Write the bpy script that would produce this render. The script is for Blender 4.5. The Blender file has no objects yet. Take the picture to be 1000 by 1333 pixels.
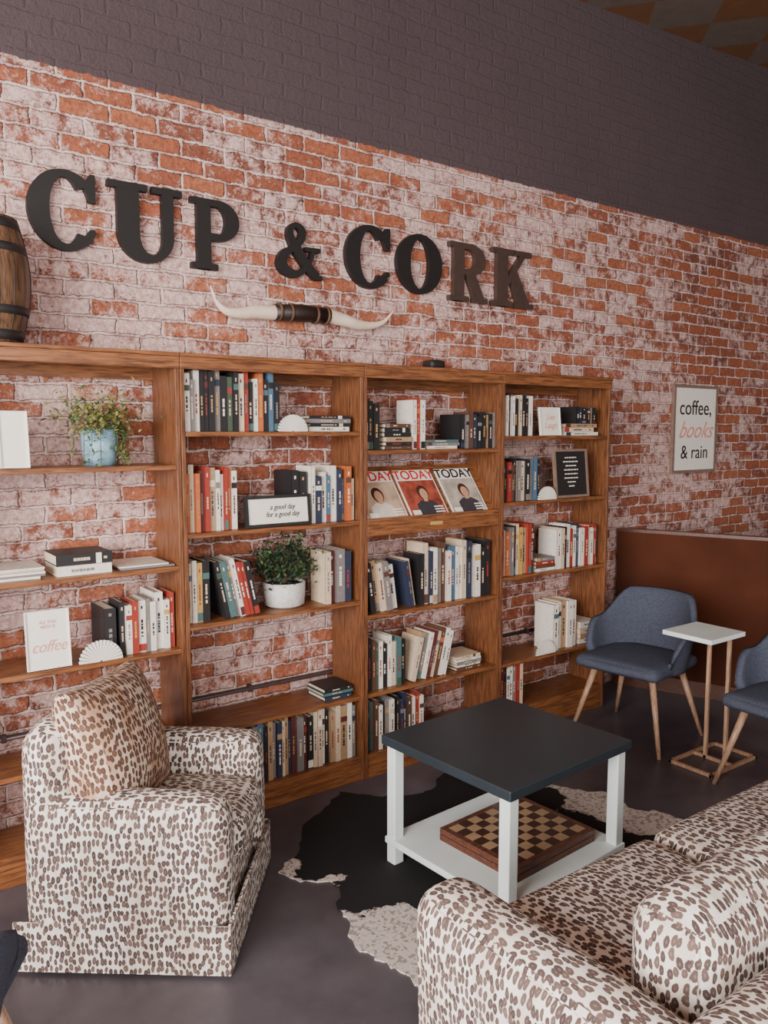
import bpy, math, random
from mathutils import Vector, Matrix
random.seed(7)
SC=bpy.context.scene
def lin(c):
    return tuple(((x/255)/12.92 if x/255<=.04045 else ((x/255+.055)/1.055)**2.4) for x in c)+(1,)
T=Matrix.Translation
def Rz(d): return Matrix.Rotation(math.radians(d),4,'Z')
def Rx(d): return Matrix.Rotation(math.radians(d),4,'X')
def Ry(d): return Matrix.Rotation(math.radians(d),4,'Y')
# ---------------------------------------------------------------- materials
def newmat(name):
    m=bpy.data.materials.new(name); m.use_nodes=True
    return m,m.node_tree,m.node_tree.nodes['Principled BSDF']
def N(nt,t,**k):
    n=nt.nodes.new(t)
    for a,b in k.items(): setattr(n,a,b)
    return n
def plain(name,c,rough=.6,metal=0,var=.12,scale=30,bump=.0,spec=.5):
    m,nt,b=newmat(name); L=nt.links
    b.inputs['Roughness'].default_value=rough; b.inputs['Metallic'].default_value=metal; b.inputs['Specular IOR Level'].default_value=spec
    tc=N(nt,'ShaderNodeTexCoord'); no=N(nt,'ShaderNodeTexNoise'); no.inputs['Scale'].default_value=scale; no.inputs['Detail'].default_value=4
    L.new(tc.outputs['Object'],no.inputs['Vector'])
    r=N(nt,'ShaderNodeValToRGB'); l=lin(c)
    r.color_ramp.elements[0].position=.3; r.color_ramp.elements[1].position=.7
    r.color_ramp.elements[0].color=tuple(x*(1-var) for x in l[:3])+(1,); r.color_ramp.elements[1].color=tuple(min(1,x*(1+var)) for x in l[:3])+(1,)
    L.new(no.outputs['Fac'],r.inputs['Fac']); L.new(r.outputs['Color'],b.inputs['Base Color'])
    if bump:
        bp=N(nt,'ShaderNodeBump'); bp.inputs['Strength'].default_value=bump; bp.inputs['Distance'].default_value=.004
        L.new(no.outputs['Fac'],bp.inputs['Height']); L.new(bp.outputs['Normal'],b.inputs['Normal'])
    return m
def wood(name,c1,c2,stretch,rough=.38,scale=14):
    m,nt,b=newmat(name); L=nt.links; b.inputs['Roughness'].default_value=rough
    tc=N(nt,'ShaderNodeTexCoord'); mp=N(nt,'ShaderNodeMapping'); mp.inputs['Scale'].default_value=stretch
    L.new(tc.outputs['Object'],mp.inputs['Vector'])
    no=N(nt,'ShaderNodeTexNoise'); no.inputs['Scale'].default_value=scale; no.inputs['Detail'].default_value=8; no.inputs['Roughness'].default_value=.65; no.inputs['Distortion'].default_value=.4
    L.new(mp.outputs[0],no.inputs['Vector'])
    r=N(nt,'ShaderNodeValToRGB'); e=r.color_ramp.elements; e[0].position=.36; e[0].color=lin(c1); e[1].position=.6; e[1].color=lin(c2)
    L.new(no.outputs['Fac'],r.inputs['Fac']); L.new(r.outputs['Color'],b.inputs['Base Color'])
    bp=N(nt,'ShaderNodeBump'); bp.inputs['Strength'].default_value=.15; bp.inputs['Distance'].default_value=.002
    L.new(no.outputs['Fac'],bp.inputs['Height']); L.new(bp.outputs['Normal'],b.inputs['Normal'])
    return m
def mixc(nt,fac,a,b):
    n=N(nt,'ShaderNodeMix',data_type='RGBA')
    for s,v in ((n.inputs[0],fac),(n.inputs[6],a),(n.inputs[7],b)):
        if isinstance(v,(tuple,float,int)): s.default_value=v
        else: nt.links.new(v,s)
    return n.outputs[2]
def mth(nt,op,a,b=0.0,c=None):
    n=N(nt,'ShaderNodeMath',operation=op)
    for s,v in zip(n.inputs,(a,b,c)):
        if v is None: continue
        if isinstance(v,(float,int)): s.default_value=v
        else: nt.links.new(v,s)
    return n.outputs[0]
def noise(nt,vec,scale,detail=5,rough=.6):
    n=N(nt,'ShaderNodeTexNoise'); n.inputs['Scale'].default_value=scale; n.inputs['Detail'].default_value=detail; n.inputs['Roughness'].default_value=rough
    nt.links.new(vec,n.inputs['Vector']); return n
def rng(nt,v,a,b,c=0.0,d=1.0):
    r=N(nt,'ShaderNodeMapRange'); r.inputs[1].default_value=a; r.inputs[2].default_value=b; r.inputs[3].default_value=c; r.inputs[4].default_value=d
    nt.links.new(v,r.inputs[0]); return r.outputs[0]
def brickmat():
    m,nt,b=newmat('painted_and_raw_brick'); L=nt.links
    tc=N(nt,'ShaderNodeTexCoord'); ob=tc.outputs['Object']; sp=N(nt,'ShaderNodeSeparateXYZ'); L.new(ob,sp.inputs[0])
    n1=noise(nt,ob,4,2); n2=noise(nt,ob,26,4,.7)
    s1=N(nt,'ShaderNodeSeparateColor'); L.new(n1.outputs['Color'],s1.inputs[0])
    s2=N(nt,'ShaderNodeSeparateColor'); L.new(n2.outputs['Color'],s2.inputs[0])
    def warp(base,c):
        a=mth(nt,'MULTIPLY_ADD',mth(nt,'SUBTRACT',s1.outputs[c],.5),.028,base)
        return mth(nt,'MULTIPLY_ADD',mth(nt,'SUBTRACT',s2.outputs[c],.5),.030,a)
    cb=N(nt,'ShaderNodeCombineXYZ'); L.new(warp(sp.outputs[0],0),cb.inputs[0]); L.new(warp(sp.outputs[2],1),cb.inputs[1])
    br=N(nt,'ShaderNodeTexBrick'); L.new(cb.outputs[0],br.inputs['Vector'])
    br.inputs['Color1'].default_value=(0,0,0,1); br.inputs['Color2'].default_value=(1,1,1,1); br.inputs['Mortar'].default_value=(.5,.5,.5,1)
    br.inputs['Scale'].default_value=1; br.inputs['Mortar Size'].default_value=.0085; br.inputs['Mortar Smooth'].default_value=.6
    br.inputs['Brick Width'].default_value=.205; br.inputs['Row Height'].default_value=.071
    rnd=N(nt,'ShaderNodeSeparateColor'); L.new(br.outputs['Color'],rnd.inputs[0]); rv=rnd.outputs[0]; fac=br.outputs['Fac']
    rr=N(nt,'ShaderNodeValToRGB'); e=rr.color_ramp.elements
    e[0].position=0; e[0].color=lin((84,48,44)); e[1].position=1; e[1].color=lin((184,110,76))
    for p,c in ((.22,(118,64,50)),(.5,(148,82,58)),(.75,(168,92,62))):
        x=rr.color_ramp.elements.new(p); x.color=lin(c)
    L.new(rv,rr.inputs['Fac'])
    n3=noise(nt,ob,45,6,.75)
    dk=mixc(nt,rng(nt,n3.outputs['Fac'],.42,.62,0,.65),rr.outputs['Color'],lin((98,56,48)))
    n4=noise(nt,ob,1.3,4,.6); n5=noise(nt,ob,13,7,.8); n6=noise(nt,ob,70,5,.75)
    w=mth(nt,'ADD',mth(nt,'MULTIPLY',n4.outputs['Fac'],.62),mth(nt,'MULTIPLY',n5.outputs['Fac'],1.2))
    w=mth(nt,'ADD',w,mth(nt,'MULTIPLY',n6.outputs['Fac'],.55))
    w=mth(nt,'MULTIPLY_ADD',rv,-.30,w)
    w=mth(nt,'MULTIPLY_ADD',fac,.08,w)
    w=mth(nt,'MULTIPLY_ADD',sp.outputs[0],-.014,w)
    ww=rng(nt,w,.94,1.09)
    wcol=mixc(nt,rng(nt,n3.outputs['Fac'],.35,.65),lin((188,144,138)),lin((250,218,210)))
    base=mixc(nt,mth(nt,'MULTIPLY',ww,.90),dk,wcol)
    mor=mixc(nt,rng(nt,n5.outputs['Fac'],.36,.56),lin((142,100,92)),lin((240,206,197)))
    raw=mixc(nt,rng(nt,fac,.40,.8),base,mor)
    ed=mth(nt,'SUBTRACT',1.0,mth(nt,'ABSOLUTE',mth(nt,'MULTIPLY_ADD',fac,2.0,-.75)))
    ed=mth(nt,'MULTIPLY',rng(nt,ed,.35,.9),rng(nt,n5.outputs['Fac'],.58,.40,0,.7))
    raw=mixc(nt,ed,raw,lin((78,46,42)))  # shadow under the bricks painted as dark lines along the joints
    soot=rng(nt,n6.outputs['Fac'],.60,.70,0,.7)
    raw=mixc(nt,soot,raw,lin((80,50,46)))
    pn=mixc(nt,n4.outputs['Fac'],lin((72,58,61)),lin((88,72,75)))
    pn=mixc(nt,rng(nt,n6.outputs['Fac'],.62,.74,0,.5),pn,lin((50,39,42)))
    edge=mth(nt,'MULTIPLY_ADD',mth(nt,'SUBTRACT',n5.outputs['Fac'],.5),.05,sp.outputs[2])
    up=mth(nt,'GREATER_THAN',edge,3.155)
    L.new(mixc(nt,up,raw,pn),b.inputs['Base Color']); b.inputs['Roughness'].default_value=.85
    hb=mth(nt,'MULTIPLY_ADD',up,-.78,1.0)
    h=mth(nt,'MULTIPLY_ADD',mth(nt,'MULTIPLY',fac,hb),-1.0,mth(nt,'MULTIPLY',n3.outputs['Fac'],.6))
    h=mth(nt,'ADD',h,mth(nt,'MULTIPLY',n5.outputs['Fac'],.7))
    bp=N(nt,'ShaderNodeBump'); bp.inputs['Strength'].default_value=1.0; bp.inputs['Distance'].default_value=.013
    L.new(h,bp.inputs['Height']); L.new(bp.outputs['Normal'],b.inputs['Normal'])
    return m
def leopard(name,ground,ground2,spot,spot2):
    m,nt,b=newmat(name); L=nt.links; b.inputs['Roughness'].default_value=.9
    tc=N(nt,'ShaderNodeTexCoord'); uv=tc.outputs['UV']
    wn=noise(nt,uv,12,2); ws=N(nt,'ShaderNodeVectorMath',operation='MULTIPLY_ADD'); L.new(wn.outputs['Color'],ws.inputs[0]); ws.inputs[1].default_value=(.025,.025,0); L.new(uv,ws.inputs[2])
    mp=N(nt,'ShaderNodeMapping'); mp.inputs['Scale'].default_value=(68,36,1); L.new(ws.outputs[0],mp.inputs[0])
    v=N(nt,'ShaderNodeTexVoronoi',voronoi_dimensions='2D'); v.inputs['Scale'].default_value=1; v.inputs['Randomness'].default_value=.66; L.new(mp.outputs[0],v.inputs['Vector'])
    n=noise(nt,uv,200,3)
    d=mth(nt,'MULTIPLY_ADD',n.outputs['Fac'],.20,v.outputs['Distance'])
    sc=N(nt,'ShaderNodeSeparateColor'); L.new(v.outputs['Color'],sc.inputs[0])
    d=mth(nt,'MULTIPLY_ADD',sc.outputs[0],.10,d)
    mk=rng(nt,d,.54,.59,1,0)
    st=N(nt,'ShaderNodeMapping'); st.inputs['Scale'].default_value=(11,2.2,1); L.new(uv,st.inputs[0])
    bn=noise(nt,st.outputs[0],1,3); bm=rng(nt,bn.outputs['Fac'],.42,.62)
    g=mixc(nt,bm,lin(ground),lin(ground2)); s=mixc(nt,sc.outputs[1],lin(spot),lin(spot2))
    s=mixc(nt,rng(nt,d,.10,.30,.18,0),s,g)
    L.new(mixc(nt,mk,g,s),b.inputs['Base Color'])
    wv=noise(nt,uv,700,2); bp=N(nt,'ShaderNodeBump'); bp.inputs['Strength'].default_value=.25; bp.inputs['Distance'].default_value=.001
    L.new(wv.outputs['Fac'],bp.inputs['Height']); L.new(bp.outputs['Normal'],b.inputs['Normal'])
    return m
def floormat():
    m,nt,b=newmat('stained_concrete'); L=nt.links
    tc=N(nt,'ShaderNodeTexCoord'); ob=tc.outputs['Object']; a=noise(nt,ob,1.4,7,.65); c=noise(nt,ob,18,6,.7)
    x=mixc(nt,rng(nt,a.outputs['Fac'],.3,.7),lin((60,56,61)),lin((108,101,108))); x=mixc(nt,mth(nt,'MULTIPLY',c.outputs['Fac'],.4),x,lin((66,60,63)))
    L.new(x,b.inputs['Base Color'])
    L.new(rng(nt,a.outputs['Fac'],.2,.8,.22,.5),b.inputs['Roughness'])
    return m
def cowmat():
    m,nt,b=newmat('cowhide_fur'); L=nt.links; b.inputs['Roughness'].default_value=.8
    tc=N(nt,'ShaderNodeTexCoord'); ob=tc.outputs['Object']; sp=N(nt,'ShaderNodeSeparateXYZ'); L.new(ob,sp.inputs[0])
    a=noise(nt,ob,4.5,3,.5); s=noise(nt,ob,75,3,.6)
    ns=mth(nt,'MULTIPLY',mth(nt,'SUBTRACT',a.outputs['Fac'],.5),1.0)
    left=mth(nt,'SUBTRACT',1.64,mth(nt,'ADD',sp.outputs[0],mth(nt,'MULTIPLY',mth(nt,'SUBTRACT',sp.outputs[1],2.1),.35)))
    left=mth(nt,'ADD',left,ns)
    right=mth(nt,'ADD',mth(nt,'SUBTRACT',sp.outputs[0],2.80),ns)
    w=mth(nt,'MAXIMUM',left,right)
    w2=mth(nt,'MULTIPLY_ADD',mth(nt,'SUBTRACT',s.outputs['Fac'],.5),.14,w)
    msk=mth(nt,'GREATER_THAN',w2,0.0)
    sk=mth(nt,'GREATER_THAN',s.outputs['Fac'],.55)
    wht=mixc(nt,mth(nt,'MULTIPLY',sk,.65),lin((214,202,194)),lin((104,88,82)))
    L.new(mixc(nt,msk,lin((18,17,19)),wht),b.inputs['Base Color'])
    bp=N(nt,'ShaderNodeBump'); bp.inputs['Strength'].default_value=.5; bp.inputs['Distance'].default_value=.003
    L.new(s.outputs['Fac'],bp.inputs['Height']); L.new(bp.outputs['Normal'],b.inputs['Normal'])
    return m
def checker(name,c1,c2,scale,rot=0,rough=.5,coord='UV'):
    m,nt,b=newmat(name); L=nt.links; b.inputs['Roughness'].default_value=rough
    tc=N(nt,'ShaderNodeTexCoord'); mp=N(nt,'ShaderNodeMapping'); mp.inputs['Rotation'].default_value=(0,0,math.radians(rot)); mp.inputs['Scale'].default_value=scale
    L.new(tc.outputs[coord],mp.inputs[0]); c=N(nt,'ShaderNodeTexChecker'); c.inputs['Scale'].default_value=1; c.inputs['Color1'].default_value=lin(c1); c.inputs['Color2'].default_value=lin(c2)
    L.new(mp.outputs[0],c.inputs['Vector']); n=noise(nt,tc.outputs['Object'],12,5)
    L.new(mixc(nt,mth(nt,'MULTIPLY',n.outputs['Fac'],.55),c.outputs['Color'],lin((70,55,45))),b.inputs['Base Color'])
    return m
BRICK=brickmat(); FLOOR=floormat(); COW=cowmat()
LEO=leopard('leopard_fabric',(240,232,224),(214,198,184),(70,54,52),(112,90,82))
LEO2=leopard('leopard_fabric_tan_shaded',(224,200,180),(186,146,118),(78,52,42),(112,78,62))  # pillow copy of the leopard cloth, brownish shading put into its tan colour
OAKH=wood('oak_horizontal',(86,50,31),(146,92,55),(.6,8,8))
OAKV=wood('oak_vertical',(78,45,30),(130,82,51),(8,8,.6))
LEGW=wood('ash_leg_wood',(150,112,88),(192,154,126),(8,8,.7))
BARW=wood('barrel_wood',(74,52,40),(124,92,68),(8,8,.5))
PARTM=plain('brown_panel',(76,38,22),.75,0,.25,2.5,.1,.15)
BLUE=plain('slate_grey_wool',(72,76,90),.95,0,.32,160,.4,.2)
BLACKP=plain('black_letter_paint',(24,19,18),.6)
SHEENP=plain('letter_paint_sheen',(70,54,48),.45,.1)  # letter paint lightened to brown, reflected sheen painted into the colour
TABT=plain('slate_table_paint',(42,49,55),.38,0,.08,6)
WHITEP=plain('white_furniture_paint',(220,228,226),.5,0,.05,8)
WHITE=plain('white_card',(236,228,218),.7,0,.03)
PAGE=plain('page_paper',(216,198,174),.8,0,.1,80)
DARK=plain('dark_frame',(36,32,32),.5)
METAL=plain('conduit_metal',(96,84,84),.4,.6)
GREYW=plain('grey_wood_frame',(128,104,92),.6,0,.15)
PINKT=plain('pink_ink',(214,150,140),.6)
INK=plain('black_ink',(26,24,26),.6)
REDI=plain('red_ink',(206,44,40),.6)
LEAF=plain('leaf_green',(70,92,52),.6,0,.3,15)
LEAF2=plain('leaf_yellowgreen',(134,130,70),.6,0,.25,15)
DLEAF=plain('leaf_dark',(40,58,42),.6,0,.3,15)
TRUNK=plain('bark',(88,62,44),.8)
SOIL=plain('soil',(40,28,22),.9)
POTB=plain('blue_marbled_pot',(130,162,180),.35,0,.45,22)
POTW=plain('white_textured_pot',(206,200,194),.8,0,.15,60,.8)
HORN=plain('horn_bone',(224,200,180),.35,0,.18,14)
LEATH=plain('dark_leather',(38,24,20),.5,0,.2,40,.4)
HOOP=plain('iron_hoop',(70,66,66),.5,.6)
CHESSB=wood('chess_box_wood',(66,36,28),(104,60,42),(1,6,6))
CEILM=checker('tin_ceiling_tiles',(128,114,106),(138,94,60),(2.4,2.4,2.4),45,.5)
WALLP=plain('plaster',(120,104,104),.9)
PHOTO1=plain('cover_photo_warm',(190,160,136),.5,0,.4,12)
PHOTO2=plain('cover_photo_red',(150,70,56),.5,0,.6,16)
PHOTO3=plain('cover_photo_grey',(176,164,152),.5,0,.4,14)
SKIN=plain('printed_skin',(196,146,118),.5); HAIR=plain('printed_hair',(70,44,34),.5); CLOTH1=plain('printed_cloth',(60,56,62),.5); CLOTH2=plain('printed_cloth_light',(214,200,186),.5)
BC={k:plain('book_'+k,c,.55,0,.1,60) for k,c in dict(black=(34,31,33),navy=(44,50,70),white=(226,216,204),cream=(204,182,156),red=(150,50,40),orange=(184,96,54),blue=(76,102,126),teal=(72,102,102),brown=(88,58,44),grey=(122,114,112),tan=(164,132,100),green=(66,78,62),maroon=(88,40,38),yellow=(190,150,82)).items()}
# ---------------------------------------------------------------- mesh builder
class MB:
    def __init__(s): s.v=[];s.f=[];s.m=[];s.uv=[];s.sm=[];s.mats=[]
    def mi(s,m):
        if m not in s.mats: s.mats.append(m)
        return s.mats.index(m)
    def add(s,vs,fs,mat,M=None,smooth=False,uvs=None):
        vs=[Vector(v) for v in vs]; o=len(s.v); i=s.mi(mat)
        for k,f in enumerate(fs):
            if uvs: u=uvs[k]
            else:
                n=Vector((0,0,0))
                for j in range(len(f)): n+=vs[f[j]].cross(vs[f[(j+1)%len(f)]])
                a=max(range(3),key=lambda q:abs(n[q])); 
                u=[(vs[q].x,vs[q].y) if a==2 else ((vs[q].y,vs[q].z) if a==0 else (vs[q].x,vs[q].z)) for q in f]
            s.f.append([o+q for q in f]); s.m.append(i); s.uv.append(u); s.sm.append(smooth)
        s.v+= [M@v for v in vs] if M else vs
    def box(s,x0,x1,y0,y1,z0,z1,mat,M=None):
        vs=[(x,y,z) for x in (x0,x1) for y in (y0,y1) for z in (z0,z1)]
        s.add(vs,[(0,1,3,2),(4,6,7,5),(0,4,5,1),(2,3,7,6),(0,2,6,4),(1,5,7,3)],mat,M)
    def soft(s,c,size,r,mat,M=None,n=12,puff=(0,0,0),fn=None):
        h=[a/2 for a in size]; r=min(r,min(h)*.99); idx={}; vs=[]; fs=[]
        def g(p):
            k=tuple(round(a,4) for a in p)
            if k in idx: return idx[k]
            q=Vector([p[i]*h[i] for i in range(3)]); inn=Vector([max(-(h[i]-r),min(h[i]-r,q[i])) for i in range(3)])
            d=q-inn
            if d.length>1e-6: q=inn+d.normalized()*r
            P=p
            q+=Vector((puff[0]*P[0]*(1-P[1]**2)*(1-P[2]**2),puff[1]*P[1]*(1-P[0]**2)*(1-P[2]**2),puff[2]*P[2]*(1-P[0]**2)*(1-P[1]**2)))
            if fn: q=Vector(fn(q,P))
            vs.append(q+Vector(c)); idx[k]=len(vs)-1; return idx[k]
        t=[math.sin(math.pi/2*(-1+2*i/n)) for i in range(n+1)]
        for ax in range(3):
            for sg in (-1,1):
                for i in range(n):
                    for j in range(n):
                        q=[]
                        for a,b in ((i,j),(i+1,j),(i+1,j+1),(i,j+1)):
                            p=[0,0,0]; p[ax]=sg; p[(ax+1)%3]=t[a]; p[(ax+2)%3]=t[b]; q.append(g(p))
                        fs.append(q if sg>0 else q[::-1])
        s.add(vs,fs,mat,M,True)
    def pillow(s,w,h,th,mat,M,n=16):
        vs=[];fs=[]
        for sd in (-1,1):
            for i in range(n+1):
                for j in range(n+1):
                    a=math.sin(math.pi/2*(-1+2*i/n)); b=math.sin(math.pi/2*(-1+2*j/n))
                    y=sd*th/2*(max(0,(1-a*a)*(1-b*b)))**.34
                    vs.append((a*w/2*(1-.06*(1-b*b)),y,b*h/2*(1-.06*(1-a*a))))
        q=(n+1)**2
        for k in (0,1):
            for i in range(n):
                for j in range(n):
                    f=[k*q+i*(n+1)+j,k*q+(i+1)*(n+1)+j,k*q+(i+1)*(n+1)+j+1,k*q+i*(n+1)+j+1]
                    fs.append(f if k==0 else f[::-1])
        s.add(vs,fs,mat,M,True)
    def lathe(s,prof,mat,M=None,n=28,smooth=True):
        vs=[];fs=[]
        for r,z in prof:
            for i in range(n):
                a=2*math.pi*i/n; vs.append((r*math.cos(a),r*math.sin(a),z))
        for k in range(len(prof)-1):
            for i in range(n):
                j=(i+1)%n; fs.append((k*n+i,k*n+j,(k+1)*n+j,(k+1)*n+i))
        fs.append(tuple(range(n))[::-1]); fs.append(tuple((len(prof)-1)*n+i for i in range(n)))
        s.add(vs,fs,mat,M,smooth)
    def tube(s,pts,rad,mat,M=None,n=10):
        pts=[Vector(p) for p in pts]; vs=[];fs=[]
        if not isinstance(rad,(list,tuple)): rad=[rad]*len(pts)
        for k,p in enumerate(pts):
            d=(pts[min(k+1,len(pts)-1)]-pts[max(k-1,0)]).normalized(); ref=Vector((0,0,1)) if abs(d.z)<.9 else Vector((0,1,0))
            u=d.cross(ref).normalized(); w=d.cross(u)
            for i in range(n):
                a=2*math.pi*i/n; vs.append(p+(u*math.cos(a)+w*math.sin(a))*rad[k])
        for k in range(len(pts)-1):
            for i in range(n):
                j=(i+1)%n; fs.append((k*n+i,k*n+j,(k+1)*n+j,(k+1)*n+i))
        fs.append(tuple(range(n))[::-1]); fs.append(tuple((len(pts)-1)*n+i for i in range(n)))
        s.add(vs,fs,mat,M,True)
    def prism(s,poly,y0,y1,mat,M=None):   # poly in x,z
        n=len(poly); vs=[(x,y0,z) for x,z in poly]+[(x,y1,z) for x,z in poly]
        fs=[tuple(range(n)),tuple(range(2*n-1,n-1,-1))]+[(i,n+i,n+(i+1)%n,(i+1)%n) for i in range(n)]
        s.add(vs,fs,mat,M)
    def build(s,name,loc=(0,0,0),bevel=0,M=None,parent=None):
        me=bpy.data.meshes.new(name); me.from_pydata([tuple(v) for v in s.v],[],s.f); ul=me.uv_layers.new(name='UVMap')
        for p in me.polygons:
            p.material_index=s.m[p.index]; p.use_smooth=s.sm[p.index]
            for q,li in enumerate(p.loop_indices): ul.data[li].uv=s.uv[p.index][q]
        for m in s.mats: me.materials.append(m)
        me.update()
        o=bpy.data.objects.new(name,me); SC.collection.objects.link(o)
        o.matrix_world=M if M is not None else T(loc)
        if parent: o.parent=parent
        if bevel:
            b=o.modifiers.new('bevel','BEVEL'); b.width=bevel; b.segments=2; b.limit_method='ANGLE'
        return o
def text(body,size,M,mat,parent,name,shear=0,offset=0,ext=.0008,align='CENTER',sx=1):
    c=bpy.data.curves.new(name,'FONT'); c.body=body; c.size=size; c.extrude=ext; c.shear=shear; c.offset=offset; c.align_x=align; c.align_y='CENTER'; c.space_line=.95
    c.materials.append(mat); o=bpy.data.objects.new(name,c); SC.collection.objects.link(o); o.parent=parent
    o.matrix_local=M@Rx(90)@Matrix.Diagonal((sx,1,1,1)); return o
def smooth(P,n=6):
    out=[]; P=[Vector(p) for p in P]
    for i in range(len(P)-1):
        a,b_,c,d_=P[max(i-1,0)],P[i],P[i+1],P[min(i+2,len(P)-1)]
        for k in range(n):
            t=k/n; out.append(.5*((2*b_)+(c-a)*t+(2*a-5*b_+4*c-d_)*t*t+(3*b_-a-3*c+d_)*t**3))
    return out+[P[-1]]
# ---------------------------------------------------------------- room
WY=3.47
b=MB(); b.box(-4,9.2,WY,WY+.2,0,5.4,BRICK); b.build('wall_back')
b=MB(); b.box(-4,9.2,-4,WY+.2,-.1,0,FLOOR); b.build('floor')
b=MB(); b.box(9.0,9.2,-4,WY,0,5.4,WALLP); b.build('wall_right')
b=MB(); zc=lambda x:4.30+(x-3.9)*.068
b.add([(-4,-4,zc(-4)),(9.2,-4,zc(9.2)),(9.2,WY+.2,zc(9.2)),(-4,WY+.2,zc(-4)),(-4,-4,zc(-4)+.1),(9.2,-4,zc(9.2)+.1),(9.2,WY+.2,zc(9.2)+.1),(-4,WY+.2,zc(-4)+.1)],[(3,2,1,0),(4,5,6,7),(0,1,5,4),(1,2,6,5),(2,3,7,6),(3,0,4,7)],CEILM)
b.build('ceiling')
b=MB(); d=Vector((.36,-.9,0)).normalized(); L=3.2
Mp=T((4.45,3.46,0))@Matrix.Rotation(math.atan2(d.y,d.x),4,'Z')
b.box(0.02,L,0,.06,0,1.05,PARTM,Mp); b.box(0.02,L,-.006,.066,1.05,1.07,CHESSB,Mp); b.box(.02,L,-.012,0,0,.1,CHESSB,Mp)
b.build('wall_partition')
b=MB(); b.tube([(.4,3.453,.0),(.4,3.453,.47),(.415,3.453,.485),(4.35,3.453,.485)],.011,METAL)
for x in (.6,1.7,2.6,3.6): b.box(x,x+.02,3.441,3.4695,.47,.5,METAL)
b.build('conduit_pipe')
# ---------------------------------------------------------------- bookcases
X=[.37,1.28,2.19,3.10,4.01]; SY=3.17; HT=2.04; BY=3.435
SH=[[1.585,1.165,.815,.43,.12],[1.72,1.295,.905,.43,.12],[1.63,.825,.43,.12],[1.695,1.33,.91,.42,.15]]
for u in range(4):
    b=MB(); x0,x1=X[u]+.001,X[u+1]-.001; t=.019
    b.box(x0,x0+t,SY,BY,0,HT-.015,OAKV); b.box(x1-t,x1,SY,BY,0,HT-.015,OAKV)
    b.box(x0,x1,SY-.012,BY,HT-.015,HT,OAKH); b.box(x0,x1,SY-.006,SY+.013,HT-.065,HT-.0151,OAKH)
    b.box(x0+t,x1-t,BY-.02,BY-.005,HT-.10,HT-.016,OAKH)
    b.box(x0+t,x1-t,SY+.005,SY+.025,.0,SH[u][-1]-.02,OAKH)
    for z in SH[u]: b.box(x0+t,x1-t,SY+.003,BY-.003,z-.02,z,OAKH)
    if u==2:
        b.box(x0+t,x1-t,SY-.002,SY+.016,1.215,1.30,OAKH)
        b.add([(x0+t,SY+.016,1.262),(x1-t,SY+.016,1.262),(x1-t,3.40,1.54),(x0+t,3.40,1.54),(x0+t,SY+.016,1.246),(x1-t,SY+.016,1.246),(x1-t,3.40,1.524),(x0+t,3.40,1.524)],[(0,1,2,3),(7,6,5,4),(4,5,1,0),(5,6,2,1),(6,7,3,2),(7,4,0,3)],OAKH)
        b.box(x0+t,x1-t,SY+.003,BY-.003,1.215,1.235,OAKH)
        b.box(2.60,2.68,SY-.004,SY-.002,1.245,1.262,BC['yellow'])
    b.build('bookcase',bevel=.0025)
# ---------------------------------------------------------------- books
def glyphs(b,xa,xb,za,zb,mat,M):
    z=za
    while z<zb:
        l=random.uniform(.006,.016)
        if z+l>zb: break
        b.box(xa,xb,-.0014,0,z,z+l,mat,M); z+=l+random.choice((.002,.002,.007))
def one(b,M,th,h,d,col):
    c=BC[col]; k=.0025
    b.box(0,k,0,d,0,h,c,M); b.box(th-k,th,0,d,0,h,c,M); b.box(0,th,-.001,k,0,h,c,M)
    b.box(k,th-k,k,d-.004,.003,h-.004,PAGE,M)
    if th>.011:
        lc=random.choice(['white','cream','black','yellow','red','grey','white','tan','cream'])
        light=col in('white','cream','tan','yellow')
        if light: lc=random.choice(['black','black','red','navy','grey','maroon'])
        elif lc==col or lc=='black': lc='cream'
        L=BC[lc]; r=random.random()
        if r<.25: b.box(.0005,th-.0005,-.0014,0,h*.70,h*.80,BC[random.choice(list(BC))],M)
        if r>.8: b.box(.0005,th-.0005,-.0014,0,h*.0+.004,h*.16,BC[random.choice(list(BC))],M)
        glyphs(b,th*.36,th*.64,h*random.uniform(.24,.36),h*random.uniform(.6,.68),L,M)
        if random.random()<.6: b.box(th*.38,th*.62,-.0014,0,h*.84,h*.9,L,M)
PAL=dict(mix=['black','white','red','navy','cream','blue','grey','brown','black','teal','white','tan','black','maroon'],
 dark=['black','black','navy','grey','black','brown','maroon'],bw=['white','black','white','black','grey','red','white'],
 light=['white','cream','white','tan','grey','white','blue'],warm=['orange','red','white','cream','maroon','brown','white'],
 blues=['navy','white','blue','black','white','grey','white','cream','black'])
BN='book_row'
def row(x0,x1,z,hmin,hmax,pal,seq=None,lean=0,y=3.205,tmin=.016,tmax=.036,name=BN):
    b=MB(); x=x0; P=list(seq) if seq else []
    x+= hmax*math.sin(math.radians(max(0,-lean)))
    while True:
        col=P.pop(0) if P else (random.choice(PAL[pal]) if pal else None)
        if col is None: break
        th=random.uniform(tmin,tmax)*random.choice((.8,1,1,1.15)); h=random.uniform(hmin,hmax); d=random.uniform(.13,.18)
        a=lean; w=th/math.cos(math.radians(a))
        lim=x1-(h*math.sin(math.radians(a)) if a>0 else 0)
        if x+w>lim: break
        M=T((x,y+random.uniform(-.01,.014),z+.001+(th*math.sin(math.radians(a)) if a>0 else 0)))@Ry(a)
        one(b,M,th,h,d,col); x+=w+.0008
    return b.build(name)
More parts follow.
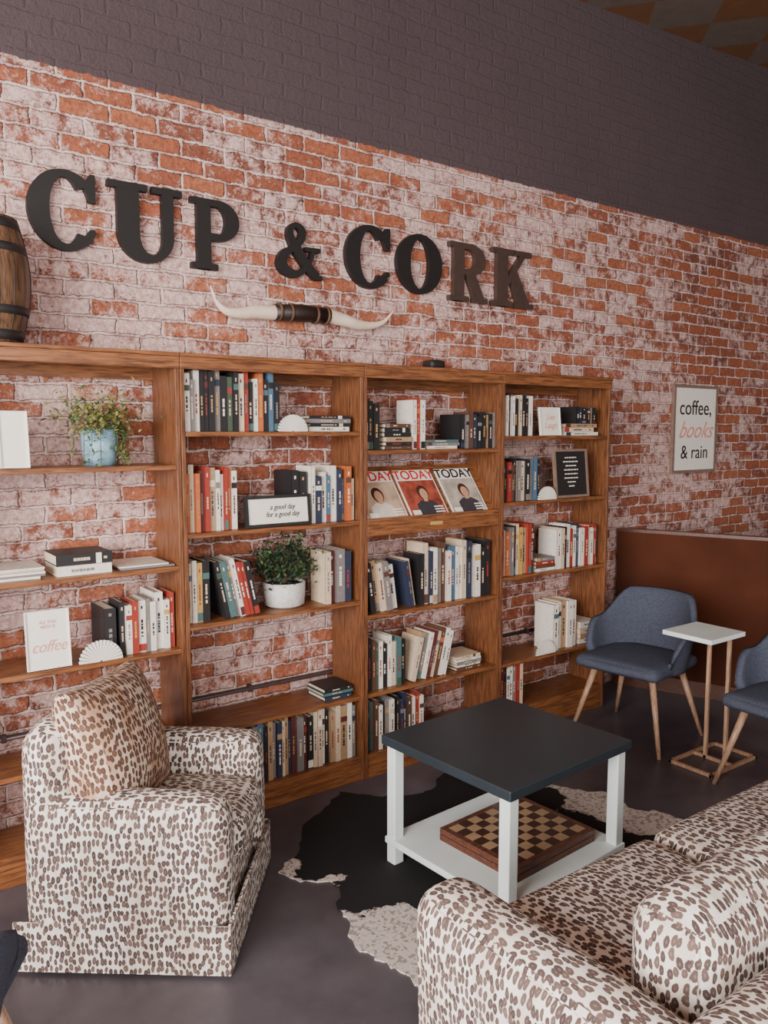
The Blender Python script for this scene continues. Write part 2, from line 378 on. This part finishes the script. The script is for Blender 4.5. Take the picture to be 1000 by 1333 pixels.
def stack(x0,x1,z,cols,y=3.20,tmin=.016,tmax=.03,d=.16,name='book_stack'):
    b=MB(); zz=z+.001
    for c in cols:
        th=random.uniform(tmin,tmax); w=(x1-x0)*random.uniform(.88,1); xo=x0+(x1-x0-w)*random.random()
        one(b,T((xo,y+random.uniform(0,.015),zz+th))@Ry(90),th,w,d,c); zz+=th+.0008
    b.build(name); return zz
# unit 1
row(1.02,1.255,.815,.20,.245,'bw',['black','white','red','white','grey','white','white'],y=3.215)
row(.96,1.015,.815,.19,.20,'dark',['black'],tmin=.045,tmax=.05,y=3.225)
stack(.42,.74,1.165,['white','grey','white','cream','white'],tmin=.006,tmax=.012,d=.2,name='magazine_stack')
stack(.78,1.0,1.165,['white','black'],tmin=.035,tmax=.045,d=.19)
stack(1.02,1.25,1.165,['grey','white'],tmin=.006,tmax=.008,d=.21,name='magazine_stack')
row(.40,.59,1.585,.2,.22,'light',name='book_row')
# unit 2
row(1.305,1.77,1.72,.215,.275,'dark',['white','grey','white','black','black','black','grey','black','green','black','cream','red','black','white','orange','black','blue','black'],tmin=.018,tmax=.03)
stack(1.90,2.15,1.72,['white','black','grey','black'],tmin=.014,tmax=.022)
row(1.305,1.56,1.295,.24,.29,'warm',['orange','cream','orange','maroon','red','tan','white','white','red'],tmin=.016,tmax=.028)
row(1.92,2.165,1.295,.2,.27,'blues',['white','navy','white','blue','white','navy','blue','orange','cream'],y=3.215,tmin=.022,tmax=.036)
row(1.83,1.915,1.295,.22,.25,'dark',['black','black'],y=3.235,tmin=.03,tmax=.036)
row(1.305,1.42,.905,.25,.28,'light',['cream','white','yellow','black'],tmin=.02,tmax=.035)
row(1.425,1.66,.905,.24,.27,'mix',['black','teal','grey','white','red','red'],lean=-12,tmin=.018,tmax=.03)
row(1.985,2.165,.905,.235,.27,None,['cream','maroon','grey','navy'],tmin=.034,tmax=.045)
stack(1.98,2.15,.43,['navy','teal','black'],tmin=.012,tmax=.02)
row(1.36,2.16,.12,.25,.285,'mix',['red','brown','black','navy','cream'],tmin=.018,tmax=.034)
# unit 3
row(2.215,2.33,1.63,.22,.25,'dark',['black']*8)
stack(2.34,2.51,1.63,['brown','black','tan','black','black','brown'],tmin=.016,tmax=.024)
row(2.515,2.60,1.63,.235,.26,None,['white','red','white'])
stack(2.605,2.83,1.63,['white','grey','teal'],tmin=.012,tmax=.02)
row(2.84,3.075,1.63,.17,.195,'dark',['black','grey','brown','navy','black','black','tan','black','grey'],tmin=.018,tmax=.03)
row(2.215,2.45,.825,.22,.26,'mix',['black','tan','cream','grey','white','black','grey'],lean=-8,tmin=.02,tmax=.035)
row(2.455,2.56,.825,.24,.27,'mix',['navy','cream'],lean=-10)
row(2.565,3.075,.825,.26,.32,'blues',['black','cream','navy','white','grey','brown','white','blue','white','white','cream','navy','white','white','black'],tmin=.022,tmax=.038)
row(2.235,2.50,.43,.22,.265,'mix',['black','brown','green','white','black','white','cream'],tmin=.02,tmax=.036)
row(2.505,2.80,.43,.23,.26,'light',['cream','tan','grey','white','maroon','cream','brown','white','white'],lean=14,tmin=.016,tmax=.03)
stack(2.815,3.0,.43,['brown','white','grey','white','cream'],tmin=.012,tmax=.018)
row(2.215,2.62,.12,.22,.26,'mix',['black','teal','brown','white','black','grey','white'],tmin=.018,tmax=.03)
# unit 4
row(3.125,3.40,1.695,.2,.235,'bw',['white','white','black','white','black','cream','black','black'],tmin=.02,tmax=.034)
zt=stack(3.64,3.93,1.695,['white','cream','tan'],tmin=.018,tmax=.026)
row(3.74,3.92,zt,.09,.10,'dark',['black','navy','black','black','grey','black'],tmin=.024,tmax=.03)
row(3.125,3.44,1.33,.20,.25,'mix',['brown','black','red','brown','black','grey','cream','black','grey'],tmin=.02,tmax=.034)
row(3.125,3.40,.91,.25,.29,'warm',['red','cream','orange','grey','black','cream','yellow','tan'],tmin=.02,tmax=.034)
stack(3.42,3.58,.91,['white','brown','red','grey'],tmin=.016,tmax=.024)
row(3.59,3.97,.91,.22,.26,'mix',['white','cream','black','white','red','white','navy','white','red','cream','white'],tmin=.024,tmax=.036)
row(3.125,3.16,.42,.24,.26,None,['red','brown'],tmin=.012,tmax=.014)
row(3.57,3.80,.42,.26,.29,'light',['white','white','tan','white','white','grey'],tmin=.028,tmax=.04)
stack(3.81,3.97,.42,['white','tan','cream','white'],tmin=.03,tmax=.04)
row(3.125,3.33,.15,.22,.26,'warm',['brown','maroon','black','white','white','grey','red'],tmin=.02,tmax=.03)
# folded page fans
def fan(x,z,r,y=3.177):
    b=MB(); n=17
    for i in range(n):
        a=math.pi*(i+.5)/n; M=T((x,y,z+.001))@Ry(-math.degrees(a))
        w=.0025; dp=.012
        b.add([(0.004,0,-w*.2),(r,0,-r*.075),(r,0,r*.075),(0.004,0,w*.2),(0.004,dp,-w*.2),(r,dp,-.001),(r,dp,.001),(0.004,dp,w*.2)],[(3,2,1,0),(4,5,6,7),(0,1,5,4),(1,2,6,5),(2,3,7,6),(3,0,4,7)],WHITE,M)
    for v in b.v: v.z=max(v.z,z+.001)
    b.build('folded_book_fan')
fan(.93,.815,.085); fan(1.81,1.72,.075); fan(3.475,1.33,.075); fan(3.49,.42,.08)
# signs on shelves
def sign(name,x0,x1,z,h,frame,face,fw,lines,y=3.19,tilt=-6):
    b=MB(); w=x1-x0; th=.014
    M=T(((x0+x1)/2,y,z+.0025))@Rx(tilt)
    b.box(-w/2+fw*.9,w/2-fw*.9,.002,th,fw*.9,h-fw*.9,face)
    if fw:
        b.box(-w/2,w/2,-.004,th,0,fw,frame); b.box(-w/2,w/2,-.004,th,h-fw,h,frame); b.box(-w/2,-w/2+fw,-.004,th,fw,h-fw,frame); b.box(w/2-fw,w/2,-.004,th,fw,h-fw,frame)
    o=b.build(name,M=M)
    for i,(t,s,xo,zo,m,sh) in enumerate(lines): text(t,s,T((xo,.0005,zo)),m,o,'lettering_%d'%i,shear=sh,sx=.85)
    return o
sign('coffee_sign_board',.66,.82,.815,.225,WHITE,WHITE,.003,[('coffee',.062,0,.085,PINKT,.4),('ALL YOU\nNEED IS',.018,0,.17,PINKT,0)])
sign('small_white_board',.60,.70,1.585,.21,WHITE,WHITE,.003,[])
sign('good_day_sign',1.575,1.905,1.295,.14,DARK,WHITE,.014,[('a good day\nfor a good day',.034,0.02,.07,INK,.3)],y=3.188)
sign('script_sign',3.425,3.59,1.695,.16,WHITE,WHITE,.003,[('Live\nLaugh',.05,0,.08,PINKT,.35)])
so=sign('quote_board',3.56,3.85,1.33,.285,GREYW,DARK,.014,[])
b=MB()
for i in range(8):
    w=[.10,.13,.09,.12,.11,.12,.07,.05][i]; z=.232-i*.024; x=-w/2
    while x<w/2:
        l=random.uniform(.012,.026); b.box(x,min(x+l,w/2),.0008,.0018,z,z+.0065,WHITE); x+=l+.006
c=b.build('printed_lines'); c.parent=so
# wall sign
b=MB(); w,h,fw=.54,.63,.02
b.box(-w/2+fw,w/2-fw,.006,.02,-h/2+fw,h/2-fw,WHITE)
b.box(-w/2,w/2,0,.024,h/2-fw,h/2,GREYW); b.box(-w/2,w/2,0,.024,-h/2,-h/2+fw,GREYW); b.box(-w/2,-w/2+fw,0,.024,-h/2+fw,h/2-fw,GREYW); b.box(w/2-fw,w/2,0,.024,-h/2+fw,h/2-fw,GREYW)
o=b.build('framed_wall_sign',loc=(5.32,WY-.026,1.735))
text('coffee,',.15,T((0,.004,.15)),INK,o,'line_1'); text('books',.17,T((0,.004,-.01)),PINKT,o,'line_2',shear=.5); text('& rain',.14,T((0,.004,-.17)),INK,o,'line_3')
# magazines
for i,(x0,x1,c,tc) in enumerate(((2.235,2.485,PHOTO1,REDI),(2.505,2.755,PHOTO2,REDI),(2.785,3.035,PHOTO3,INK))):
    b=MB(); w=x1-x0
    b.box(-w/2,w/2,-.004,0,0,.30,WHITE); b.box(-w/2+.008,w/2-.008,-.0052,-.004,.010,.232,c)
    cl=[CLOTH2,CLOTH1,CLOTH1][i]; dx=[-.01,.01,.015][i]
    b.prism([(dx-.075,.012),(dx+.075,.012),(dx+.068,.085),(dx+.03,.108),(dx-.03,.108),(dx-.068,.085)],-.0056,-.0052,cl)
    el=lambda cx,cz,rx,rz:[(cx+rx*math.cos(2*math.pi*k/20),cz+rz*math.sin(2*math.pi*k/20)) for k in range(20)]
    b.prism(el(dx,.155,.036,.045),-.0060,-.0056,HAIR); b.prism(el(dx+.003,.146,.025,.034),-.0064,-.0060,SKIN); b.prism([(dx-.012,.10),(dx+.014,.10),(dx+.012,.12),(dx-.01,.12)],-.0062,-.0058,SKIN)
    b.box(-w/2+.02,-w/2+.07,-.0066,-.0052,.02,.05,WHITE)
    for k in range(3): b.box(w/2-.08,w/2-.02,-.0066,-.0052,.03+k*.016,.037+k*.016,WHITE)
    sl=math.degrees(math.atan2(.278,.214))
    o=b.build('magazine',M=T(((x0+x1)/2,3.1945,1.2765))@Rx(-(90-sl)))
    text('TODAY',.078,T((0,-.0052,.265)),tc,o,'title',offset=.001,sx=.98)
# plants
def leaves(b,n,cen,rad,size,mats):
    for i in range(n):
        p=Vector(cen)+Vector([random.gauss(0,1)*rad[k]*.5 for k in range(3)])
        M=T(p)@Rz(random.uniform(0,360))@Rx(random.uniform(-60,60))@Ry(random.uniform(-40,40)); s=size*random.uniform(.7,1.3)
        b.add([(0,-s,0),(s*.5,-s*.2,s*.1),(s*.35,s*.6,0),(0,s,-s*.1),(-s*.35,s*.6,0),(-s*.5,-s*.2,s*.1)],[(0,1,2,3,4,5)],random.choice(mats),M)
b=MB(); b.lathe([(.058,0),(.066,.05),(.072,.145),(.064,.145),(.06,.12),(0.001,.12)],POTB,n=30); b.lathe([(.001,.118),(.062,.124),(.001,.128)],SOIL)
leaves(b,620,(0,0,.20),(.15,.12,.085),.012,[LEAF2,LEAF,LEAF2])
for k in range(18):
    a=random.uniform(0,6.28) if k>5 else random.uniform(-.6,.3); r=.075; L=random.uniform(.05,.16) 
    pts=[(r*math.cos(a)*q,max(-.09,r*math.sin(a)*q),zz) for q,zz in ((.3,.14),(1.0,.16),(1.25,.13),(1.3,max(.012,.14-L)))]
    b.tube(pts,.0015,LEAF,n=5)
    for p in pts[1:]: leaves(b,12,p,(.02,.02,.04),.009,[LEAF2,LEAF])
for v in b.v: v.z=max(v.z,.0)
b.build('trailing_potted_plant',loc=(.985,3.29,1.586))
b=MB(); prof=[(.075,0),(.094,.01),(.098,.06),(.1,.115),(.09,.115),(.088,.1),(.001,.1)]
b.lathe(prof,POTW,n=36); b.lathe([(.001,.099),(.09,.104),(.001,.108)],SOIL)
b.tube([(0,0,.1),(.01,0,.15),(-.01,0,.19)],[.014,.01,.008],TRUNK)
for cx,cz in ((-.08,.19),(.08,.2),(0,.25),(-.05,.16),(.10,.16),(.0,.17),(-.09,.24),(.06,.26)):
    b.tube([(0,0,.14),(cx*.6,0,(cz+.14)/2),(cx,0,cz)],[.006,.004,.003],TRUNK,n=6)
    leaves(b,150,(cx,0,cz),(.07,.09,.07),.012,[DLEAF,DLEAF,LEAF])
for v in b.v: v.x=max(-.15,min(.155,v.x)); v.y=max(-.12,min(.12,v.y))
b.build('bonsai_plant',loc=(1.82,3.30,.906))
# top of bookcase
b=MB(); b.soft((0,0,.027),(.10,.09,.052),.02,DARK,n=6); b.build('small_speaker',loc=(2.74,3.32,HT+.001))
b=MB(); b.tube([(2.42,3.30,HT+.006),(2.5,3.33,HT+.006),(2.58,3.29,HT+.006),(2.66,3.32,HT+.007)],.005,DARK,n=6); b.build('power_cable')
b=MB()
R_=lambda z:.1265+.04*math.sin(math.pi*z/.45)
pr=[(.001,.02),(.112,.02),(.116,0)]+[(.125+.04*math.sin(math.pi*i/12),.45*i/12) for i in range(13)]+[(.116,.45),(.112,.43),(.001,.43)]
b.lathe(pr,BARW,n=36)
for z0,z1 in ((.01,.045),(.10,.13),(.32,.35),(.405,.44)):
    b.lathe([(R_(z0)-.004,z0),(R_(z0)+.001,z0),(R_(z1)+.001,z1),(R_(z1)-.004,z1)],HOOP,n=36)
for i in range(18):
    a=2*math.pi*i/18
    b.tube([( (R_(.45*t/12)-.0003)*math.cos(a),(R_(.45*t/12)-.0003)*math.sin(a),.45*t/12) for t in range(13)],.0012,DARK,n=4)
b.build('wooden_barrel',loc=(.585,3.295,HT+.001))
# ---------------------------------------------------------------- letters
root=bpy.data.objects.new('cup_and_cork_letters',None); SC.collection.objects.link(root); root.location=(2.2,WY,2.6)
def arc(cx,cz,ro,zo,ri,zi,a0,a1,n=36,dx=0):
    out=[]
    for i in range(n):
        p=[math.radians(a0+(a1-a0)*(i+k)/n) for k in (0,1)]
        out.append([(cx+ro*math.cos(p[0]),cz+zo*math.sin(p[0])),(cx+ro*math.cos(p[1]),cz+zo*math.sin(p[1])),(cx+dx+ri*math.cos(p[1]),cz+zi*math.sin(p[1])),(cx+dx+ri*math.cos(p[0]),cz+zi*math.sin(p[0]))])
    return [('R',out)]
def ribbon(pts,ws,n=8):
    P=smooth([(x,z,w) for (x,z),w in zip(pts,ws)],n); out=[]; L=[];Rr=[]
    for k,p in enumerate(P):
        d=(P[min(k+1,len(P)-1)]-P[max(k-1,0)]); d.z=0; d.normalize(); nn=Vector((-d.y,d.x,0)); w=p.z/2
        L.append((p.x+nn.x*w,p.y+nn.y*w)); Rr.append((p.x-nn.x*w,p.y-nn.y*w))
    for k in range(len(P)-1): out.append([L[k],L[k+1],Rr[k+1],Rr[k]])
    return ('R',out)
def rc(x0,x1,z0,z1): return [(x0,z0),(x1,z0),(x1,z1),(x0,z1)]
s=.085
def gP(bot): 
    zc_=(bot+1)/2; hh=(1-bot)/2
    return [rc(.12,.40,0,1),rc(0,.54,0,s),rc(0,.40,1-s,1),rc(.38,.56,1-s-.01,1),rc(.38,.56,bot,bot+s+.02)]+arc(.56,zc_,.44,hh,.15,hh-s-.015,-90,90,20)
G={'C':(arc(.50,.5,.50,.5,.21,.415,42,320)+[[(.84,.64),(.92,.64),(.92,.99),(.85,.99),(.80,.90),(.74,.86)],[(.80,.16),(.92,.24),(.90,.30),(.84,.30),(.74,.18)]],.94),
'U':([rc(.11,.39,.34,1),rc(.69,.84,.34,1),rc(0,.50,1-s,1),rc(.56,.96,1-s,1)]+arc(.475,.36,.365,.36,.15,.25,180,360,24,.065),.96),
'P':(gP(.42),1.0),'O':(arc(.5,.5,.5,.5,.21,.415,0,360,48),1.0),
'R':(gP(.46)+[[(.45,.5),(.70,.5),(.98,.06),(.68,.06)],rc(.66,1.06,0,s)],1.06),
'K':([rc(.12,.40,0,1),rc(0,.54,0,s),rc(0,.54,1-s,1),[(.38,.33),(.38,.49),(.74,.94),(.88,.94)],[(.46,.50),(.62,.66),(1.0,.05),(.68,.05)],rc(.58,1.02,1-s,1),rc(.58,1.08,0,s)],1.08),
'&':([ribbon([(1.02,.05),(.78,.20),(.52,.48),(.33,.74),(.36,.90),(.50,.95),(.63,.86),(.60,.70),(.40,.54),(.17,.38),(.12,.20),(.28,.08),(.50,.07),(.72,.20),(.84,.36),(.90,.52)],[.15,.19,.21,.17,.12,.10,.15,.15,.11,.20,.24,.17,.13,.10,.09,.09]),rc(.70,1.08,.50,.58),rc(.88,1.14,0,.08)],1.14)}
def letter(ch,x0,x1,z0,z1,mat,nm,dy=.03):
    polys,w=G[ch]; b=MB(); sx=(x1-x0)/w; sz=z1-z0
    k=0
    for p in polys:
        k+=1
        for j,q in enumerate(p[1] if p[0]=='R' else [p]):
            pp=[(x0+x*sx,z0+z*sz) for x,z in q]
            ar=sum(pp[i][0]*pp[(i+1)%len(pp)][1]-pp[(i+1)%len(pp)][0]*pp[i][1] for i in range(len(pp)))
            if ar<0: pp=pp[::-1]
            e=.000005*j if ch=='&' else 0
            b.prism(pp,WY-dy-.0004*k-e,WY-.0005,mat)
    o=b.build(nm); o.parent=root; o.matrix_parent_inverse=T((-2.2,-WY,-2.6)); return o
letter('C',.785,1.055,2.445,2.76,BLACKP,'letter_c'); letter('U',1.10,1.42,2.435,2.755,BLACKP,'letter_u'); letter('P',1.46,1.69,2.44,2.745,BLACKP,'letter_p')
letter('&',1.885,2.135,2.455,2.71,BLACKP,'ampersand')
letter('C',2.27,2.55,2.445,2.76,BLACKP,'letter_c_2'); letter('O',2.59,2.895,2.45,2.76,BLACKP,'letter_o'); letter('R',2.95,3.23,2.44,2.755,SHEENP,'letter_r'); letter('K',3.27,3.60,2.44,2.765,SHEENP,'letter_k')
# horns
b=MB()
Lp=[(1.86,3.42,2.275),(1.76,3.42,2.27),(1.68,3.42,2.258),(1.61,3.42,2.262),(1.56,3.415,2.30),(1.53,3.41,2.365)]
Rp=[(2.14,3.42,2.285),(2.24,3.42,2.272),(2.33,3.42,2.256),(2.42,3.42,2.258),(2.49,3.415,2.285),(2.545,3.41,2.345)]
for P_ in (Lp,Rp):
    pts=smooth(P_); n=len(pts); b.tube(pts,[.034*(1-(i/(n-1))**1.3)+.002 for i in range(n)],HORN,n=14)
b.tube([(1.85,3.42,2.275),(2.0,3.42,2.285),(2.15,3.42,2.285)],[.038,.042,.038],LEATH,n=16)
for x in (1.87,1.93,2.07,2.13): b.tube([(x,3.42,2.281),(x+.012,3.42,2.281)],.0435,TRUNK,n=16)
b.box(1.9,2.1,3.44,3.4695,2.26,2.31,CHESSB)
b.build('longhorn_mount')
# ---------------------------------------------------------------- upholstery
def armchair(W,D):
    b=MB(); aw=.155; ah=.565
    for sx,cut in ((-1,.06),(1,.13)):
        cx=sx*(W/2-aw/2)
        b.soft((cx,-cut/2+.01,.055+ah/2-.03),(aw,D-cut,ah-.05),.055,LEO,puff=(.01,.006,.012))
    b.soft((-.02,D/2-.115,.40),(W-.08,.17,.74),.08,LEO,T((0,0,.02)),puff=(0,.005,.01))
    b.soft((0,-.03,.19),(W-2*aw+.02,D-.12,.24),.02,LEO)
    b.soft((0,-.09,.365),(W-2*aw+.005,D-.17,.15),.05,LEO,puff=(0,.015,.025))
    z1=.17
    for (xa,xb,ya,yb) in ((-W/2-.006,W/2+.006,-D/2-.004,-D/2+.008),(-W/2+.02,W/2-.05,D/2-.07,D/2-.06),(-W/2-.008,-W/2+.004,-D/2,D/2-.02),(W/2-.004,W/2+.008,-D/2,D/2-.13)):
        b.box(xa,xb,ya,yb,.012,z1,LEO)
    b.tube([((-W/2-.003),-D/2,z1),((-W/2-.003),D/2-.02,z1)],.006,LEO,n=6); b.tube([((W/2+.003),-D/2,z1),((W/2+.003),D/2-.13,z1)],.006,LEO,n=6)
    b.tube([(-W/2,-D/2+.001,z1),(W/2,-D/2+.001,z1)],.006,LEO,n=6)
    for sx in (-1,1):
        for sy in (-1,1): b.box(sx*.27-.02,sx*.27+.02,sy*.22-.02,sy*.22+.02,0,.05,DARK)
    b.pillow(.52,.48,.26,LEO2,T((-.06,.10,.65))@Rz(-4)@Rx(-16)@Ry(4),n=20)
    return b
W,D=.70,.71
A=Vector((1.015,2.22)); ang=52
ca,sa=math.cos(math.radians(ang)),math.sin(math.radians(ang))
cen=A+Vector((ca,sa))*W/2+Vector((-sa,ca))*D/2
armchair(W,D).build('leopard_armchair',M=T((cen.x,cen.y,0))@Rz(ang))
def sofa():
    b=MB(); W,D=1.95,.90; aw=.19
    def flare(q,P): return (q.x-.03*max(0,q.z+.1)*(1 if q.x<0 else .3),q.y,q.z)
    b.soft((aw/2,-D/2,.325),(aw,D,.59),.085,LEO,puff=(.012,.01,.01),fn=flare,n=14)
    b.soft((W-aw/2,-D/2,.325),(aw,D,.59),.085,LEO,puff=(.012,.01,.01),n=14)
    b.soft((W/2,-D/2+.02,.17),(W-.1,D-.08,.26),.02,LEO)
    cw=(W-2*aw)/2
    for i in range(2): b.soft((aw+cw*(i+.5),-.285,.375),(cw-.004,.58,.16),.055,LEO,puff=(0,.015,.022),n=14)
    b.soft((W/2,-D+.10,.36),(W-.04,.20,.64),.08,LEO,puff=(0,.01,.01),n=14)
    for i in range(2): b.soft((aw+.02+cw*(i+.5),-.565,.565),(cw-.02,.20,.36),.08,LEO,Matrix.Identity(4),puff=(.01,.02,.02),n=14)
    b.box(0.0,W,-D,.004,.012,.12,LEO)
    for x in (.06,W-.06):
        for y in (-.06,-D+.06): b.box(x-.025,x+.025,y-.025,y+.025,0,.05,DARK)
    return b
sofa().build('leopard_sofa',loc=(1.155,1.495,0))
# ---------------------------------------------------------------- coffee table
b=MB()
b.box(-.355,.355,-.335,.335,.492,.53,TABT)
for sx in (-1,1):
    for sy in (-1,1): b.box(sx*.315-.024,sx*.315+.024,sy*.295-.024,sy*.295+.024,.006,.492,WHITEP)
b.box(-.345,.345,-.325,.325,.085,.112,WHITEP)
b.box(-.30,.30,-.28,.28,.06,.085,WHITEP)
b.build('coffee_table',M=T((2.183,2.19,0))@Rz(4),bevel=.004)
b=MB(); w,d=.46,.40
b.box(-w/2,w/2,-d/2,d/2,0,.024,CHESSB); b.box(-w/2,w/2,-d/2,d/2,.027,.05,CHESSB); b.box(-w/2+.004,w/2-.004,-d/2+.004,d/2-.004,.02,.03,DARK)
LT,DKS=BC['tan'],plain('dark_square',(58,28,22),.35)
for i in range(8):
    for j in range(8):
        a=(w-.05)/8; c=(d-.05)/8; x=-w/2+.025+i*a; y=-d/2+.025+j*c
        b.box(x,x+a,y,y+c,.05,.0508,LT if (i+j)%2 else DKS)
b.build('chess_box',M=T((2.215,2.15,.1135))@Rz(4))
# rug
pts=[(2.02,3.12),(1.86,3.02),(1.69,2.93),(1.60,2.78),(1.44,2.66),(1.49,2.55),(1.57,2.46),(1.50,2.34),(1.48,2.24),(1.42,2.12),(1.45,2.0),(1.47,1.9),(1.50,1.78),(1.70,1.62),(2.0,1.66),(2.3,1.62),(2.6,1.70),(2.72,1.92),(2.85,1.90),(3.06,1.95),(3.08,2.08),(3.0,2.18),(3.03,2.36),(2.93,2.48),(2.86,2.64),(2.72,2.74),(2.66,2.92),(2.5,2.98),(2.38,2.88),(2.22,2.92),(2.10,3.0)]
P3=smooth([(x,y,0) for x,y in pts+pts[:1]],5)[:-1]
P3=[p+Vector((random.uniform(-.012,.012),random.uniform(-.012,.012),0)) for p in P3]
b=MB(); n=len(P3); b.add([(p.x,p.y,.001) for p in P3]+[(p.x,p.y,.006) for p in P3],[tuple(range(n))[::-1],tuple(range(n,2*n))]+[(i,(i+1)%n,n+(i+1)%n,n+i) for i in range(n)],COW); b.build('cowhide_rug')
# ---------------------------------------------------------------- shell chairs
def shellchair():
    b=MB()   # faces -y, origin on floor centre
    b.soft((0,-.02,.435),(.50,.50,.07),.034,BLUE,puff=(0,.02,.012),n=12)
    n=40; m=12; vs=[];fs=[]; th=.03
    for side in (0,1):
        for i in range(n+1):
            ph=math.radians(-118+236*i/n)
            a=abs(ph)
            k=min(1,max(0,(math.degrees(a)-38)/42)); k=k*k*(3-2*k)
            top=.80*(1-k)+.635*k
            e=min(1,max(0,(math.degrees(a)-88)/30)); top-=.15*e*e
            for j in range(m+1):
                t=j/m; z=.405+(top-.405)*t
                fl=1+.13*t-.03*(1-t)
                rx=.265*fl-(th if side else 0); ry=.255*(fl+.05*t*(1-k))-(th if side else 0)
                vs.append((rx*math.sin(ph),.01+ry*math.cos(ph),z))
    q=(n+1)*(m+1); g=lambda s_,i,j:s_*q+i*(m+1)+j
    for i in range(n):
        for j in range(m):
            fs.append((g(0,i,j),g(0,i,j+1),g(0,i+1,j+1),g(0,i+1,j))); fs.append((g(1,i,j),g(1,i+1,j),g(1,i+1,j+1),g(1,i,j+1)))
        fs.append((g(0,i,m),g(1,i,m),g(1,i+1,m),g(0,i+1,m))); fs.append((g(0,i,0),g(0,i+1,0),g(1,i+1,0),g(1,i,0)))
    for i in (0,n):
        for j in range(m): fs.append((g(0,i,j),g(1,i,j),g(1,i,j+1),g(0,i,j+1)))
    b.add(vs,fs,BLUE,None,True)
    b.tube([(0,0,.385),(0,0,.41)],[.20,.23],BLUE,n=24)
    for sx in (-1,1):
        for sy in (-1,1): b.tube([(sx*.27,sy*.25+.0,0),(sx*.17,sy*.16,.40)],[.011,.019],LEGW,n=12)
    return b
for M in (T((3.79,2.76,0))@Rz(-82),T((3.79,1.845,0))@Rz(-92),T((.062,1.98,0))@Rz(150)):
    shellchair().build('upholstered_armchair',M=M)
# side table
b=MB(); b.box(3.53,3.83,2.155,2.43,.69,.713,WHITEP)
fr=[((3.60,2.17),(3.60,2.40)),((3.60,2.40),(4.0,2.40)),((3.60,2.17),(4.0,2.17)),((4.0,2.17),(4.0,2.40))]
for (a,c) in fr: b.box(min(a[0],c[0])-.009,max(a[0],c[0])+.009,min(a[1],c[1])-.009,max(a[1],c[1])+.009,0.001,.019,LEGW)
for y in (2.22,2.33):
    b.box(3.80-.009,3.80+.009,y-.009,y+.009,.001,.69,LEGW)
b.box(3.791,3.809,2.17,2.40,.001,.019,LEGW)
b.build('side_table',bevel=.002)
# ---------------------------------------------------------------- lights
def area(name,loc,tgt,sx,sy,e,c):
    l=bpy.data.lights.new(name,'AREA'); l.shape='RECTANGLE'; l.size=sx; l.size_y=sy; l.energy=e; l.color=c
    o=bpy.data.objects.new(name,l); SC.collection.objects.link(o); o.location=loc; o.rotation_euler=(Vector(tgt)-Vector(loc)).to_track_quat('-Z','Y').to_euler()
area('window_light',(-2.9,.2,2.0),(1.4,3.0,1.4),3.0,2.4,560,(1,.965,.93))
area('window_light_2',(-.3,-3.2,2.2),(2.0,3.3,1.3),3.6,2.2,230,(1,.955,.92))
w=bpy.data.worlds.new('world'); SC.world=w; w.use_nodes=True; bg=w.node_tree.nodes['Background']; bg.inputs[0].default_value=(.96,.87,.86,1); bg.inputs[1].default_value=.58
# ---------------------------------------------------------------- camera
f=1050.0
p=math.atan(106/f); th=math.atan(1450/math.sqrt(f*f+106*106))
cam=bpy.data.cameras.new('camera'); cam.sensor_fit='VERTICAL'; cam.sensor_height=36; cam.lens=f/1333*36; cam.clip_start=.05
co=bpy.data.objects.new('camera',cam); SC.collection.objects.link(co); co.location=(0,0,1.725)
co.rotation_euler=(math.pi/2-p,0,th-math.pi/2); SC.camera=co
